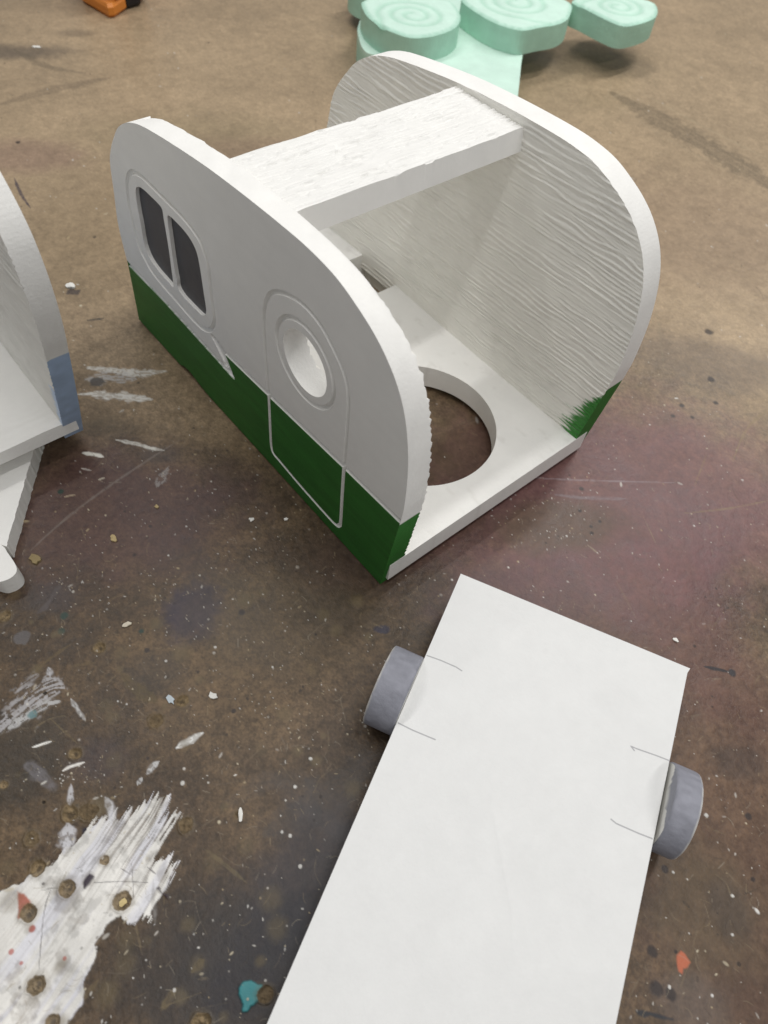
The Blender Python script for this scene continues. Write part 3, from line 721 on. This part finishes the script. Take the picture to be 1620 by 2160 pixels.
def far_panel():
    p = MB(); y0, y1 = W - T, W
    def paint(V2, h, C):
        # green brushed over the ridges of the grain near the lower front corner
        d = (V2[:, 0] - np.interp(V2[:, 1], [0.07, 0.245], [0.006, 0.0255]))
        reach = np.interp(V2[:, 1], [0.07, 0.10, 0.17, 0.205, 0.225], [0.055, 0.055, 0.040, 0.018, 0.0])
        ed = -d / np.maximum(reach, 1e-4) + 0.9 * (0.5 - h) + 0.5 * (vnoise(V2[:, 0] * 40, V2[:, 1] * 230, 5) - 0.5)
        a = ((1 - smooth(0.55, 0.95, ed)) * (reach > 0) * (V2[:, 1] > 0.06) * (V2[:, 1] < 0.228))[:, None]
        return C * (1 - a) + GREEN * 1.5 * a
    # finer points near the painted corner
    V2, T2 = triangulate(OUTF, [], 0.0038, seed=31, aniso=2.0)
    h = grain(V2[:, 0], V2[:, 1], 33); Y = y0 - GA * (h - 1.0)
    V = np.stack([V2[:, 0], Y, V2[:, 1]], 1); C = paint(V2, h, white_noise(V, 33) * np.array([1.02, 1.015, 0.985]))
    p.add(V, T2, C, True)
    n = len(OUTF)
    wall(p, OUTF, y1, y0, 5, front_col, flip=True, jag=Y[:n])
    V3, T3 = triangulate(OUTF, [], 0.02, seed=4)
    Vo = np.stack([V3[:, 0], np.full(len(V3), y1), V3[:, 1]], 1); Co = white_noise(Vo, 5); Co[V3[:, 1] < 0.24] = GREEN
    p.add(Vo, T3[:, ::-1], Co, True)
    p.build('side_panel', [M_PVC, M_SAWN], camper)
far_panel()
# floor board with its round pot hole and a square notch at the back
def slab(outline, holes, z0, z1, name, m, parent, colf=None, step=0.012, zf=None, seed=3, feats=(), fine=None, near=0, rows=4):
    """horizontal board: outline in x,y"""
    p = MB(); outline = np.asarray(outline, float)
    ar = 0.5 * np.sum(outline[:, 0] * np.roll(outline[:, 1], -1) - outline[:, 1] * np.roll(outline[:, 0], -1))
    if ar < 0: outline = outline[::-1]
    V2, T2 = triangulate(outline, holes, step, fine, feats, near, seed=seed)
    zz = np.full(len(V2), z1) if zf is None else z1 + zf(V2)
    V = np.stack([V2[:, 0], V2[:, 1], zz], 1)
    cf = colf or (lambda V: white_noise(np.stack([V[:, 0], V[:, 2], V[:, 1]], 1), seed))
    p.add(V, T2, cf(V), True)
    Vb = V.copy(); Vb[:, 2] = z0; p.add(Vb, T2[:, ::-1], cf(Vb), True)
    off = 0
    for gi, g in enumerate([outline] + list(holes)):
        n = len(g); zt = zz[off:off + n]; off += n
        rr = np.linspace(0, 1, rows + 1)
        Vw = np.vstack([np.stack([g[:, 0], g[:, 1], z0 + (zt - z0) * t], 1) for t in rr])
        fs = []
        for r_ in range(rows):
            for i in range(n):
                j = (i + 1) % n; q = (r_ * n + i, r_ * n + j, (r_ + 1) * n + j, (r_ + 1) * n + i)
                fs.append(q if gi == 0 else q[::-1])
        c_ = cf(Vw); p.add(Vw, fs, c_, False)
    return p.build(name, [m, M_SAWN] if m is M_PVC else m, parent)
ha = np.linspace(0, 2 * math.pi, 140, endpoint=False)
pot = np.array([-0.2434, 0.3074]) + 0.1811 * np.stack([np.cos(ha), np.sin(ha)], 1)
fl = resample([(0.0085, 0.012), (0.0085, W - 0.013), (-0.975, W - 0.013), (-0.975, 0.012)], 0.01)
notch = resample([(-0.640, 0.515), (-0.640, 0.5875), (-0.780, 0.5875), (-0.780, 0.515)], 0.01)
def floor_z(P): return np.interp(-P[:, 0], [0.0, 0.17, 0.33, 0.64, 0.78, 0.98], [0.0, 0.002, 0.005, 0.018, 0.028, 0.030])
def floor_col(V):
    C = white_noise(np.stack([V[:, 0], V[:, 2], V[:, 1]], 1), 44, 0.02)
    k_ = smooth(0.66, 0.75, fbm(V[:, 0] * 22, V[:, 1] * 60, 17, 4))[:, None] * 0.18
    return C * (1 - k_) + np.array([0.5, 0.48, 0.44]) * k_
slab(fl, [pot, notch], 0.0175, 0.0722, 'floor_board', M_PVC, camper, floor_col, 0.008, floor_z)
# grained bar across the roof
def roof_bar():
    p = MB(); x0, x1 = -0.5285, -0.345; y0, y1 = T - 0.003, W - T + 0.003; zt, zb = 0.6275, 0.5810
    ol = resample([(x0, y0), (x1, y0), (x1, y1), (x0, y1)], 0.0025)
    V2, T2 = triangulate(ol[:, ::-1], [], 0.0040, seed=8, aniso=2.0); V2 = V2[:, ::-1]; T2 = T2[:, ::-1]
    h = grain(V2[:, 1] + 3, V2[:, 0], 51, 112.0)
    pit = smooth(0.70, 0.80, vnoise(V2[:, 1] * 42, V2[:, 0] * 230, 52))
    Z = zt + 0.0072 * (h - 1.0) - 0.0030 * pit
    V = np.stack([V2[:, 0], V2[:, 1], Z], 1); C = white_noise(np.stack([V[:, 0], V[:, 2], V[:, 1]], 1), 53, 0.02) * 0.95
    p.add(V, T2, C, True)
    n = len(ol); xb = ol[:, 0].copy(); xb[xb > -0.35] += 0.007
    Vw = np.vstack([V[:n], np.stack([xb, ol[:, 1], np.full(n, zb)], 1)])
    p.add(Vw, [((i + 1) % n, i, n + i, n + (i + 1) % n) for i in range(n)], white_noise(Vw, 54), False)
    Vb = np.array([(x0, y0, zb), (x1 + 0.007, y0, zb), (x1 + 0.007, y1, zb), (x0, y1, zb)]); p.add(Vb, [(3, 2, 1, 0)], WHITE, False)
    p.build('roof_bar', M_PVC, camper)
roof_bar()

# ------------------------------------------------------------------ trailer base: white deck with two grey wheels
base = empty('trailer_base')
tag(base, 'white flat deck with two grey wheels and pencil lines marked at its edges', 'trailer base')
ZD = 0.100
c1, c2, c4, c3 = un([(972, 1210), (1456, 1410), (563, 2160), (1300, 2160)], 2, ZD)[:, :2]
c4b = c1 + (c4 - c1) * 1.12; c3b = c2 + (c3 - c2) * 1.19
chip_ = un([(1449, 1440)], 2, ZD)[0][:2]
deck = resample([c1, c2, c2 + (c3 - c2) * 0.02 + np.array([-0.003, -0.001]), c3b, c4b], 0.012)
pl = [un(P, 2, ZD)[:, :2] for P in ([(899, 1382), (930, 1393), (962, 1407), (974, 1415)], [(838, 1524), (870, 1540), (918, 1560)], [(1421, 1608), (1385, 1594), (1345, 1580), (1331, 1574), (1338, 1583)], [(1378, 1770), (1345, 1757), (1300, 1737), (1289, 1728)])]
for i in range(4):
    e_ = (pl[i][0] - pl[i][1]); pl[i] = np.vstack([pl[i][0] - e_ * 0.06, pl[i][1:]])
def deck_col(V):
    C = np.array([0.715, 0.720, 0.715]) * (0.97 + 0.025 * fbm(V[:, 0] * 18, V[:, 1] * 18, 71, 4)[:, None] + 0.035 * fbm(V[:, 0] * 120, V[:, 1] * 120, 75, 3)[:, None])
    sm_ = smooth(0.62, 0.74, fbm(V[:, 0] * 7 + 3, V[:, 1] * 7, 76, 4))[:, None]; C = C * (1 - 0.015 * sm_)
    d = np.full(len(V), 1e9)
    for l in pl: d = np.minimum(d, segdist(V[:, :2], l)[0])
    a = ((1 - smooth(0.0007, 0.0014, d)) * (V[:, 2] > ZD - 0.01) * 0.72)[:, None]
    C = C * (1 - a) + np.array([0.22, 0.22, 0.24]) * a
    for (x, y) in ((1242, 1460), (908, 1520), (1200, 1838), (1322, 1855), (1425, 1477), (1080, 1502), (1150, 1375)):
        q = un([(x, y)], 2, ZD)[0][:2]; a = (1 - smooth(0.0008, 0.0018, np.hypot(V[:, 0] - q[0], V[:, 1] - q[1])))[:, None] * 0.5
        C = C * (1 - a) + np.array([0.3, 0.28, 0.27]) * a
    return C
crease = un([(1030, 1650), (1055, 1790), (1080, 1920), (1085, 2050)], 2, ZD)[:, :2]
def deck_h(P):
    d, t = segdist(P, crease)
    return 0.0008 * np.exp(-(d / 0.004) ** 2) * np.sin(np.pi * t) + 0.0012 * (fbm(P[:, 0] * 7, P[:, 1] * 7, 72, 3) - 0.5)
slab(deck, [], 0.050, ZD, 'deck_board', M_PVC, base, deck_col, 0.009, deck_h, feats=pl + [crease], fine=0.0008, near=0.0035, seed=6)
u_ = (c2 - c1) / np.hypot(*(c2 - c1)); v_ = np.array([-u_[1], u_[0]])
def wheel(mid, s, wid, seed):
    """s = +1 / -1: outwards along u"""
    R_ = 0.0722; n = 110; k = 18
    p = MB(); th_ = np.linspace(0, 2 * math.pi, n, endpoint=False); e0 = 0.0012
    def ringpts(off, r_):
        jr = r_ * (1 + 0.010 * (fbm(np.cos(th_) * 6 + off * 90, np.sin(th_) * 6, seed, 3) - 0.5))
        c = mid + s * off * u_
        return np.stack([c[0] + jr * np.cos(th_) * v_[0], c[1] + jr * np.cos(th_) * v_[1], R_ + 0.0002 + jr * np.sin(th_)], 1)
    offs = np.concatenate([[e0, e0 + 0.0015], np.linspace(e0 + 0.004, wid - 0.004, k), [wid - 0.0015, wid]])
    rad = np.concatenate([[R_ - 0.0025, R_ - 0.0006], np.full(k, R_), [R_ - 0.0006, R_ - 0.0028]])
    V = np.vstack([ringpts(o_, r_) for o_, r_ in zip(offs, rad)])
    N_ = len(offs); fs = []
    for a in range(N_ - 1):
        for i in range(n):
            j = (i + 1) % n; q = (a * n + i, a * n + j, (a + 1) * n + j, (a + 1) * n + i); fs.append(q if s > 0 else q[::-1])
    oo = np.repeat(offs, n); tt = np.tile(th_, N_)
    grey = np.array([0.250, 0.255, 0.295])
    nz = fbm(tt * 9, oo * 60, seed + 2, 4); C = grey * (0.8 + 0.4 * nz[:, None])
    wh = np.maximum(1 - smooth(0.0, 0.0035, wid - oo + 0.004 * (nz - 0.5)), 0)
    st = fbm(tt * 14, oo * 30, seed + 5, 3)
    lim = -0.03
    wh = np.maximum(wh, 1 - smooth(lim - 0.003, lim + 0.002, oo + 0.010 * (st - 0.5)))
    a = (wh * 0.85)[:, None]; C = C * (1 - a) + np.array([0.70, 0.69, 0.65]) * a
    p.add(V, fs, C, True)
    for off, r_, fl_ in ((e0, R_ - 0.0025, s > 0), (wid, R_ - 0.0028, s < 0)):
        c = (mid + s * off * u_); fr_ = [1, 0.985, 0.97, 0.95, 0.93, 0.90, 0.87, 0.83, 0.78, 0.7, 0.5]
        Vc = np.vstack([ringpts(off, r_ * q) for q in fr_] + [[(c[0], c[1], R_)]]); f = []; K = len(fr_)
        for i in range(n):
            j = (i + 1) % n
            for a_ in range(K - 1):
                q = (a_ * n + j, a_ * n + i, (a_ + 1) * n + i, (a_ + 1) * n + j); f.append(q if fl_ else q[::-1])
            q = ((K - 1) * n + j, (K - 1) * n + i, K * n); f.append(q if fl_ else q[::-1])
        nn = fbm(Vc[:, 0] * 40, Vc[:, 2] * 40, seed + 7, 3)[:, None]
        Cc = np.array([0.76, 0.75, 0.71]) * (0.85 + 0.3 * nn)
        along = (Vc[:, :2] - mid) @ v_
        lo_ = ZD + 0.018 + 0.016 * (fbm(along * 40, Vc[:, 2] * 130, seed + 8, 3) - 0.5)
        g_ = smooth(-0.001, 0.001, Vc[:, 2] - lo_)[:, None] * (off < 0.01)
        Cc = Cc * (1 - g_) + grey * (0.8 + 0.4 * nn) * g_
        p.add(Vc, f, Cc, False)
    p.build('wheel', M_WHEEL, base)
pL = un([(899, 1382), (837, 1524)], 2, ZD)[:, :2].mean(0); pR = un([(1422, 1608), (1378, 1770)], 2, ZD)[:, :2].mean(0)
wheel(pL - v_ * 0.006, -1, 0.0560, 81); wheel(pR, 1, 0.0435, 82)

# ------------------------------------------------------------------ blue camper at the left edge, on its own base
BLUE = np.array([0.385, 0.505, 0.70])
blue = empty('camper_planter')
tag(blue, 'white camper planter with a pale blue painted front corner, cut off by the left edge', 'camper')
by1, by0 = -0.293, -0.336
bpx = [(-0.681, 0.0435), (-0.630, 0.162), (-0.586, 0.272), (-0.552, 0.362), (-0.530, 0.420), (-0.512, 0.485), (-0.504, 0.541), (-0.505, 0.592), (-0.514, 0.628), (-0.535, 0.662), (-0.57, 0.695), (-0.63, 0.725), (-0.72, 0.742), (-0.9, 0.74), (-1.1, 0.70), (-1.28, 0.62), (-1.36, 0.5), (-1.38, 0.3), (-1.39, 0.0435)]
bo = resample(np.vstack([[bpx[0]], spline(bpx[1:-1], False, 5), [bpx[-1]]]), 0.0035)
def blue_col(V):
    C = white_noise(V, 91)
    zl = 0.362 + 0.010 * (fbm(V[:, 1] * 50, V[:, 0] * 9, 92, 3) - 0.5)
    m = V[:, 2] < zl; C[m] = (BLUE * (0.85 + 0.3 * fbm(V[m][:, 1] * 60, V[m][:, 2] * 60, 93, 3)[:, None]))
    return C
def blue_panel(y0, y1, sgn, seed):
    """grained face at y0 looking along sgn"""
    p = MB()
    def paint(V2, h, C):
        d = V2[:, 0] - np.interp(V2[:, 1], [0.04, 0.36], [-0.681, -0.552])
        a = ((1 - smooth(0.006, 0.020, -d + 0.02 * (0.5 - h))) * (V2[:, 1] < 0.26) * 0.8)[:, None]
        return C * (1 - a) + BLUE * 1.3 * a
    Y = inner_face(p, bo, [], y0, sgn, seed, paint, 0.0048)
    wall(p, bo, y1, y0, 5, blue_col, flip=(sgn < 0), jag=Y[:len(bo)])
    V3, T3 = triangulate(bo, [], 0.03, seed=4)
    Vo = np.stack([V3[:, 0], np.full(len(V3), y1), V3[:, 1]], 1); Co = white_noise(Vo, 5); Co[V3[:, 1] < 0.36] = BLUE
    p.add(Vo, T3[:, ::-1] if sgn < 0 else T3, Co, True)
    p.build('side_panel', [M_PVC, M_SAWN], blue)
blue_panel(by0, by1, -1, 95)
def bfloor_col(V):
    return white_noise(np.stack([V[:, 0], V[:, 2], V[:, 1]], 1), 97, 0.02)
def bfloor_h(P):
    g = grain(P[:, 1] + 2, P[:, 0], 98, 55); return 0.004 * (g - 1) * smooth(-0.80, -0.70, P[:, 0])
slab(resample([(-0.655, -0.77), (-0.655, by1 - 0.012), (-1.36, by1 - 0.012), (-1.36, -0.77)], 0.006), [], 0.0785, 0.113, 'floor_board', M_PVC, blue, bfloor_col, 0.006, bfloor_h)
base2 = empty('trailer_base')
tag(base2, 'white sawn board with a rounded tongue under the blue painted camper', 'trailer base')
e1 = np.array([0.81, -0.585]); e1 /= np.hypot(*e1); e2 = np.array([e1[1], -e1[0]])
A_ = np.array([-0.686, -0.404]) - e1 * 0.28; B_ = np.array([-0.49, -0.5455])
def jag_edge(a, b, n, amp, sd):
    t = np.linspace(0, 1, n)[:, None]; q = a + (b - a) * t; nrm = np.array([-(b - a)[1], (b - a)[0]]); nrm /= np.hypot(*nrm)
    return q + nrm * (amp * (vnoise(np.arange(n) * 0.45, np.zeros(n), sd) - 0.5))[:, None]
brd = np.vstack([jag_edge(A_, B_, 160, 0.0022, 3), [B_ + np.array([-0.25, -0.16]), A_ + np.array([-0.30, -0.36])]])
slab(resample(brd, 0.02), [], 0.0003, 0.0425, 'deck_board', M_PVC, base2, None, 0.02, seed=14)
tong = spline([(-0.499, -0.552), (-0.474, -0.5495), (-0.446, -0.5485), (-0.431, -0.550), (-0.421, -0.556), (-0.417, -0.567), (-0.418, -0.579), (-0.424, -0.590), (-0.45, -0.605), (-0.50, -0.62), (-0.56, -0.63), (-0.60, -0.62), (-0.58, -0.585)], True, 5)
slab(resample(tong, 0.006), [], 0.0003, 0.0445, 'hitch_tongue', M_PVC, base2, None, 0.01, seed=15)

# ------------------------------------------------------------------ mint foam cut-out
MINT = np.array([0.585, 0.785, 0.685]); MDK = np.array([0.25, 0.53, 0.39])
foam = empty('foam_cutout')
tag(foam, 'mint green foam cut-out with carved spiral discs on a trunk', 'foam prop')
tr_px = [(1101.7, 118.5), (1098, 150), (1095, 180), (1091, 214)]
tp = un(tr_px, 2, 0.1)[:, :2]
d_ = tp[-1] - tp[0]
tl = un([(756, 70), (760, 100), (790, 135), (830, 165), (900, 240), (930, 330), (1010, 340), (1080, 300)], 2, 0.1)[:, :2]
trunk = np.vstack([tp, [tp[-1] + d_ * 0.25], [tp[-1] + d_ * 0.35 + np.array([-0.15, -0.16])], un([(930, 150), (860, 130), (800, 118), (770, 108), (757, 80), (757, 50)], 2, 0.1)[:, :2],
                   [(-2.12, 1.72), (-2.10, 2.0), (-1.85, 2.2), (-1.68, 2.2)]])
trunk = resample(spline(trunk, True, 4), 0.02)
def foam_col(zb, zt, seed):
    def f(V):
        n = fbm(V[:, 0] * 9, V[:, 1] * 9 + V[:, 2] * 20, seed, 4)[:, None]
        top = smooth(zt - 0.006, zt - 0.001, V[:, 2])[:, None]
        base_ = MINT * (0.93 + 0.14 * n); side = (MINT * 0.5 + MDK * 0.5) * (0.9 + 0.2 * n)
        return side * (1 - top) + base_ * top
    return f
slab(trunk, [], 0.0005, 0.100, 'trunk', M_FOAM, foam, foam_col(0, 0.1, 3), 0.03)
def scroll(c, r0, pts, zb, zt, turns, seed, ph=0.0):
    c = np.array(c)
    out = resample(spline(pts, True, 5), 0.010)
    a = np.linspace(0, turns * 2 * math.pi, int(60 * turns)); rr = r0 * (0.10 + 0.62 * a / a[-1])
    sp = c + np.stack([rr * np.cos(a + ph), rr * np.sin(a + ph)], 1)
    tail = c + np.stack([np.linspace(rr[-1], r0 * 1.0, 6) * np.cos(a[-1] + ph + np.linspace(0, 0.5, 6)), np.linspace(rr[-1], r0 * 1.0, 6) * np.sin(a[-1] + ph + np.linspace(0, 0.5, 6))], 1)
    sp = np.vstack([sp, tail])
    rays = []
    for t in np.linspace(0.4, 2.6, 9):
        q = a[-1] + ph - t; rays.append(c + np.array([(r0 * 0.78 * math.cos(q), r0 * 0.78 * math.sin(q)), (r0 * 0.93 * math.cos(q - 0.06), r0 * 0.93 * math.sin(q - 0.06))]))
    def hf(P):
        d, _ = segdist(P, sp); h = -0.007 * np.exp(-(d / 0.0075) ** 2)
        for q in rays: h = h - 0.002 * np.exp(-(segdist(P, q)[0] / 0.005) ** 2)
        de, _ = segdist(P, out, True)
        return h - 0.006 * (1 - smooth(0, 0.012, de)) ** 2
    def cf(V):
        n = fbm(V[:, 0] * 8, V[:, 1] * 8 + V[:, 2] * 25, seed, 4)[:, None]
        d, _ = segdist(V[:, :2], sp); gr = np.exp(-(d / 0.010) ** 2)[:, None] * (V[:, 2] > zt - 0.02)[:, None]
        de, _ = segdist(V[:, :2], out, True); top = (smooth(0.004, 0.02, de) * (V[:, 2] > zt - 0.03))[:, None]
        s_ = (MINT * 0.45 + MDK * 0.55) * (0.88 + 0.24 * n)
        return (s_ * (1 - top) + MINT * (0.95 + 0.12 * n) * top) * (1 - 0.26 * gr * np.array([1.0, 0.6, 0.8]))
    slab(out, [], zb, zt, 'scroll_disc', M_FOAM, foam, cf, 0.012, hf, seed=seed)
def ring_pts(vis_px, z, c, r0, gap):
    """visible traced outline plus a round closure on the far side"""
    P = un(vis_px, 2, z)[:, :2]; c = np.array(c)
    a0 = math.atan2(*(P[0] - c)[::-1]); a1 = math.atan2(*(P[-1] - c)[::-1])
    while a0 < a1 + 0.2: a0 += 2 * math.pi
    q = np.linspace(a1, a0, gap + 2)[1:-1]
    return np.vstack([P, c + r0 * np.stack([np.cos(q), np.sin(q)], 1)])
d1 = ring_pts([(763, 2), (765, 14), (774, 30), (798, 50), (829, 65), (864, 76), (893, 76), (922, 71), (951, 61), (967, 48), (972, 33), (966, 18), (952, 2)], 0.19, (-1.774, 1.613), 0.20, 8)
scroll((-1.76, 1.60), 0.19, d1, 0.098, 0.19, 2.3, 61, 2.6)
d2 = ring_pts([(978, 3), (1011, 27), (1036, 41), (1062, 52), (1102, 61), (1144, 54), (1178, 48), (1198, 37), (1206, 20), (1205, 5)], 0.19, (-1.645, 2.062), 0.225, 9)
scroll((-1.66, 2.07), 0.215, d2, 0.101, 0.19, 2.5, 62, 2.5)
d3 = ring_pts([(1208, 3), (1237, 17), (1274, 36), (1314, 52), (1348, 48), (1378, 37), (1388, 25), (1384, 7)], 0.19, (-1.434, 2.443), 0.175, 9)
scroll((-1.43, 2.44), 0.165, d3, 0.105, 0.19, 2.2, 63, 2.4)
q_ = np.linspace(0, 2 * math.pi, 14, endpoint=False)
scroll((-2.14, 1.80), 0.14, np.array([-2.15, 1.79]) + 0.15 * np.stack([np.cos(q_), np.sin(q_)], 1), 0.05, 0.145, 2.0, 64, 2.0)

# ------------------------------------------------------------------ orange tool at the far edge
tool = empty('plastic_tool')
tag(tool, 'orange and black plastic tool with a triangular opening, cut off by the top edge', 'tool')
def prism(foot, z0, z1, col, name, bev=0.01, rim=None, slant=0.0):
    foot = np.asarray(foot, float); c = foot.mean(0); n = len(foot)
    ar = 0.5 * np.sum(foot[:, 0] * np.roll(foot[:, 1], -1) - foot[:, 1] * np.roll(foot[:, 0], -1))
    if ar < 0: foot = foot[::-1]
    lv = [(z0, -bev), (z0 + bev, 0), (z1 - bev, 0), (z1, -bev)]
    V = []
    for z, o in lv:
        d = foot - c; l = np.hypot(*d.T)[:, None]; q = c + d * (1 + o / l)
        V.append(np.stack([q[:, 0], q[:, 1], np.full(n, z)], 1))
    p = MB(); fs = []
    for a in range(3):
        for i in range(n): j = (i + 1) % n; fs.append((a * n + i, a * n + j, (a + 1) * n + j, (a + 1) * n + i))
    fs.append(tuple(range(n))[::-1]); fs.append(tuple(3 * n + i for i in range(n)))
    p.add(np.vstack(V), fs, col, False)
    return p.build(name, M_PLAST, tool)
G = lambda x, y: un([(x, y)], 2, 0)[0][:2]
a, b, c, d = G(176, 8), G(232, 40), G(244, 38), G(268, 22)
inw_ = np.array([-0.30, 0.10])
ORG = np.array([0.62, 0.21, 0.03])
prism([a, b, c, d, d + inw_, a + inw_], 0.0, 0.05, ORG, 'tool_base', 0.012)
prism([c + (d - c) * 0.25, d, d + inw_ * 0.6, c + inw_ * 0.6], 0.048, 0.30, ORG, 'jaw', 0.012)
prism([a, a + (b - a) * 0.55, a + (b - a) * 0.55 + inw_ * 0.5, a + inw_ * 0.5], 0.048, 0.30, ORG * 0.8, 'jaw', 0.012)
e, f = G(298, 14), G(309, 6)
prism([d + (e - d) * 0.06, e, e + inw_ * 0.7, d + inw_ * 0.7], 0.003, 0.28, np.array([0.012, 0.011, 0.013]), 'grip_band', 0.012)
prism([e + (f - e) * 0.1, f, f + inw_ * 0.7, e + inw_ * 0.7 + (f - e) * 0.1], 0.02, 0.26, ORG * 0.9, 'end_cap', 0.012)

# ------------------------------------------------------------------ loose flakes and chips
def flake(px, size, col, label, group=None, hgt=0.35, asp=1.0, rot=0.0):
    c = un([px], 2, 0)[0][:2]; n = 11; size = size * 0.8
    q = np.linspace(0, 2 * math.pi, n, endpoint=False); r_ = size * (0.65 + 0.6 * rng.random(n))
    X = r_ * np.cos(q) * asp; Y = r_ * np.sin(q); cr, sr = math.cos(rot), math.sin(rot)
    P = c + np.stack([X * cr - Y * sr, X * sr + Y * cr], 1)
    hh = size * hgt; p = MB()
    up_ = np.stack([P[:, 0], P[:, 1], 0.002 + hh * (0.5 + 0.8 * rng.random(n))], 1); dn = np.stack([P[:, 0], P[:, 1], np.full(n, 0.0006)], 1)
    V = np.vstack([dn, up_, [(c[0], c[1], 0.002 + hh * 1.3)]])
    fs = [(i, (i + 1) % n, n + (i + 1) % n, n + i) for i in range(n)] + [(n + i, n + (i + 1) % n, 2 * n) for i in range(n)]
    p.add(V, fs, col, False)
    o = p.build('chip', M_CHIP, None); tag(o, label, 'chip', group); return o
WC = (0.74, 0.73, 0.69); TC = (0.46, 0.36, 0.19)
flake((531, 1097), 0.0065, WC, 'crumbly white foam chip on the bench below the green door')
flake((603, 1096), 0.0040, WC, 'small white foam chip nearest the green lower panel', asp=1.7, rot=1.2)
flake((240, 1138), 0.0085, TC, 'pale tan wood flake left of the bench centre', asp=1.3)
flake((331, 1070), 0.0055, TC, 'small tan flake right of the larger tan flake', asp=1.1)
flake((75, 1181), 0.0120, (0.27, 0.21, 0.11), 'yellowish wood chip beside the rounded white tongue', asp=1.4, rot=0.2)
flake((76, 100), 0.0120, WC, 'pointed white paper scrap near the top left corner', hgt=0.15, asp=1.8, rot=0.7)
flake((150, 605), 0.0125, WC, 'white putty lump on a dark stain between the two campers', asp=1.5, rot=0.3)
flake((1424, 1350), 0.0050, WC, 'little white crumb above the deck corner', asp=1.6, rot=0.2)
flake((268, 1318), 0.0060, (0.6, 0.55, 0.45), 'cream sliver below the rounded tongue', asp=1.6, rot=1.3)
flake((508, 1719), 0.0050, WC, 'curled white shaving in the middle of the bare bench', asp=2.6, rot=-0.6)
flake((449, 1468), 0.0065, WC, 'bent white shaving beside a blue paint dot', asp=1.8, rot=0.5)
flake((360, 1476), 0.0070, (0.5, 0.56, 0.6), 'pale blue paint flake beside a drilled pit', asp=1.8, hgt=0.2)
flake((259, 1905), 0.0070, (0.55, 0.44, 0.22), 'yellow wood bit sitting in a drilled pit', asp=1.2, rot=0.4)
flake((92, 608), 0.0038, (0.6, 0.58, 0.52), 'tiny pale chip left of the putty lump')
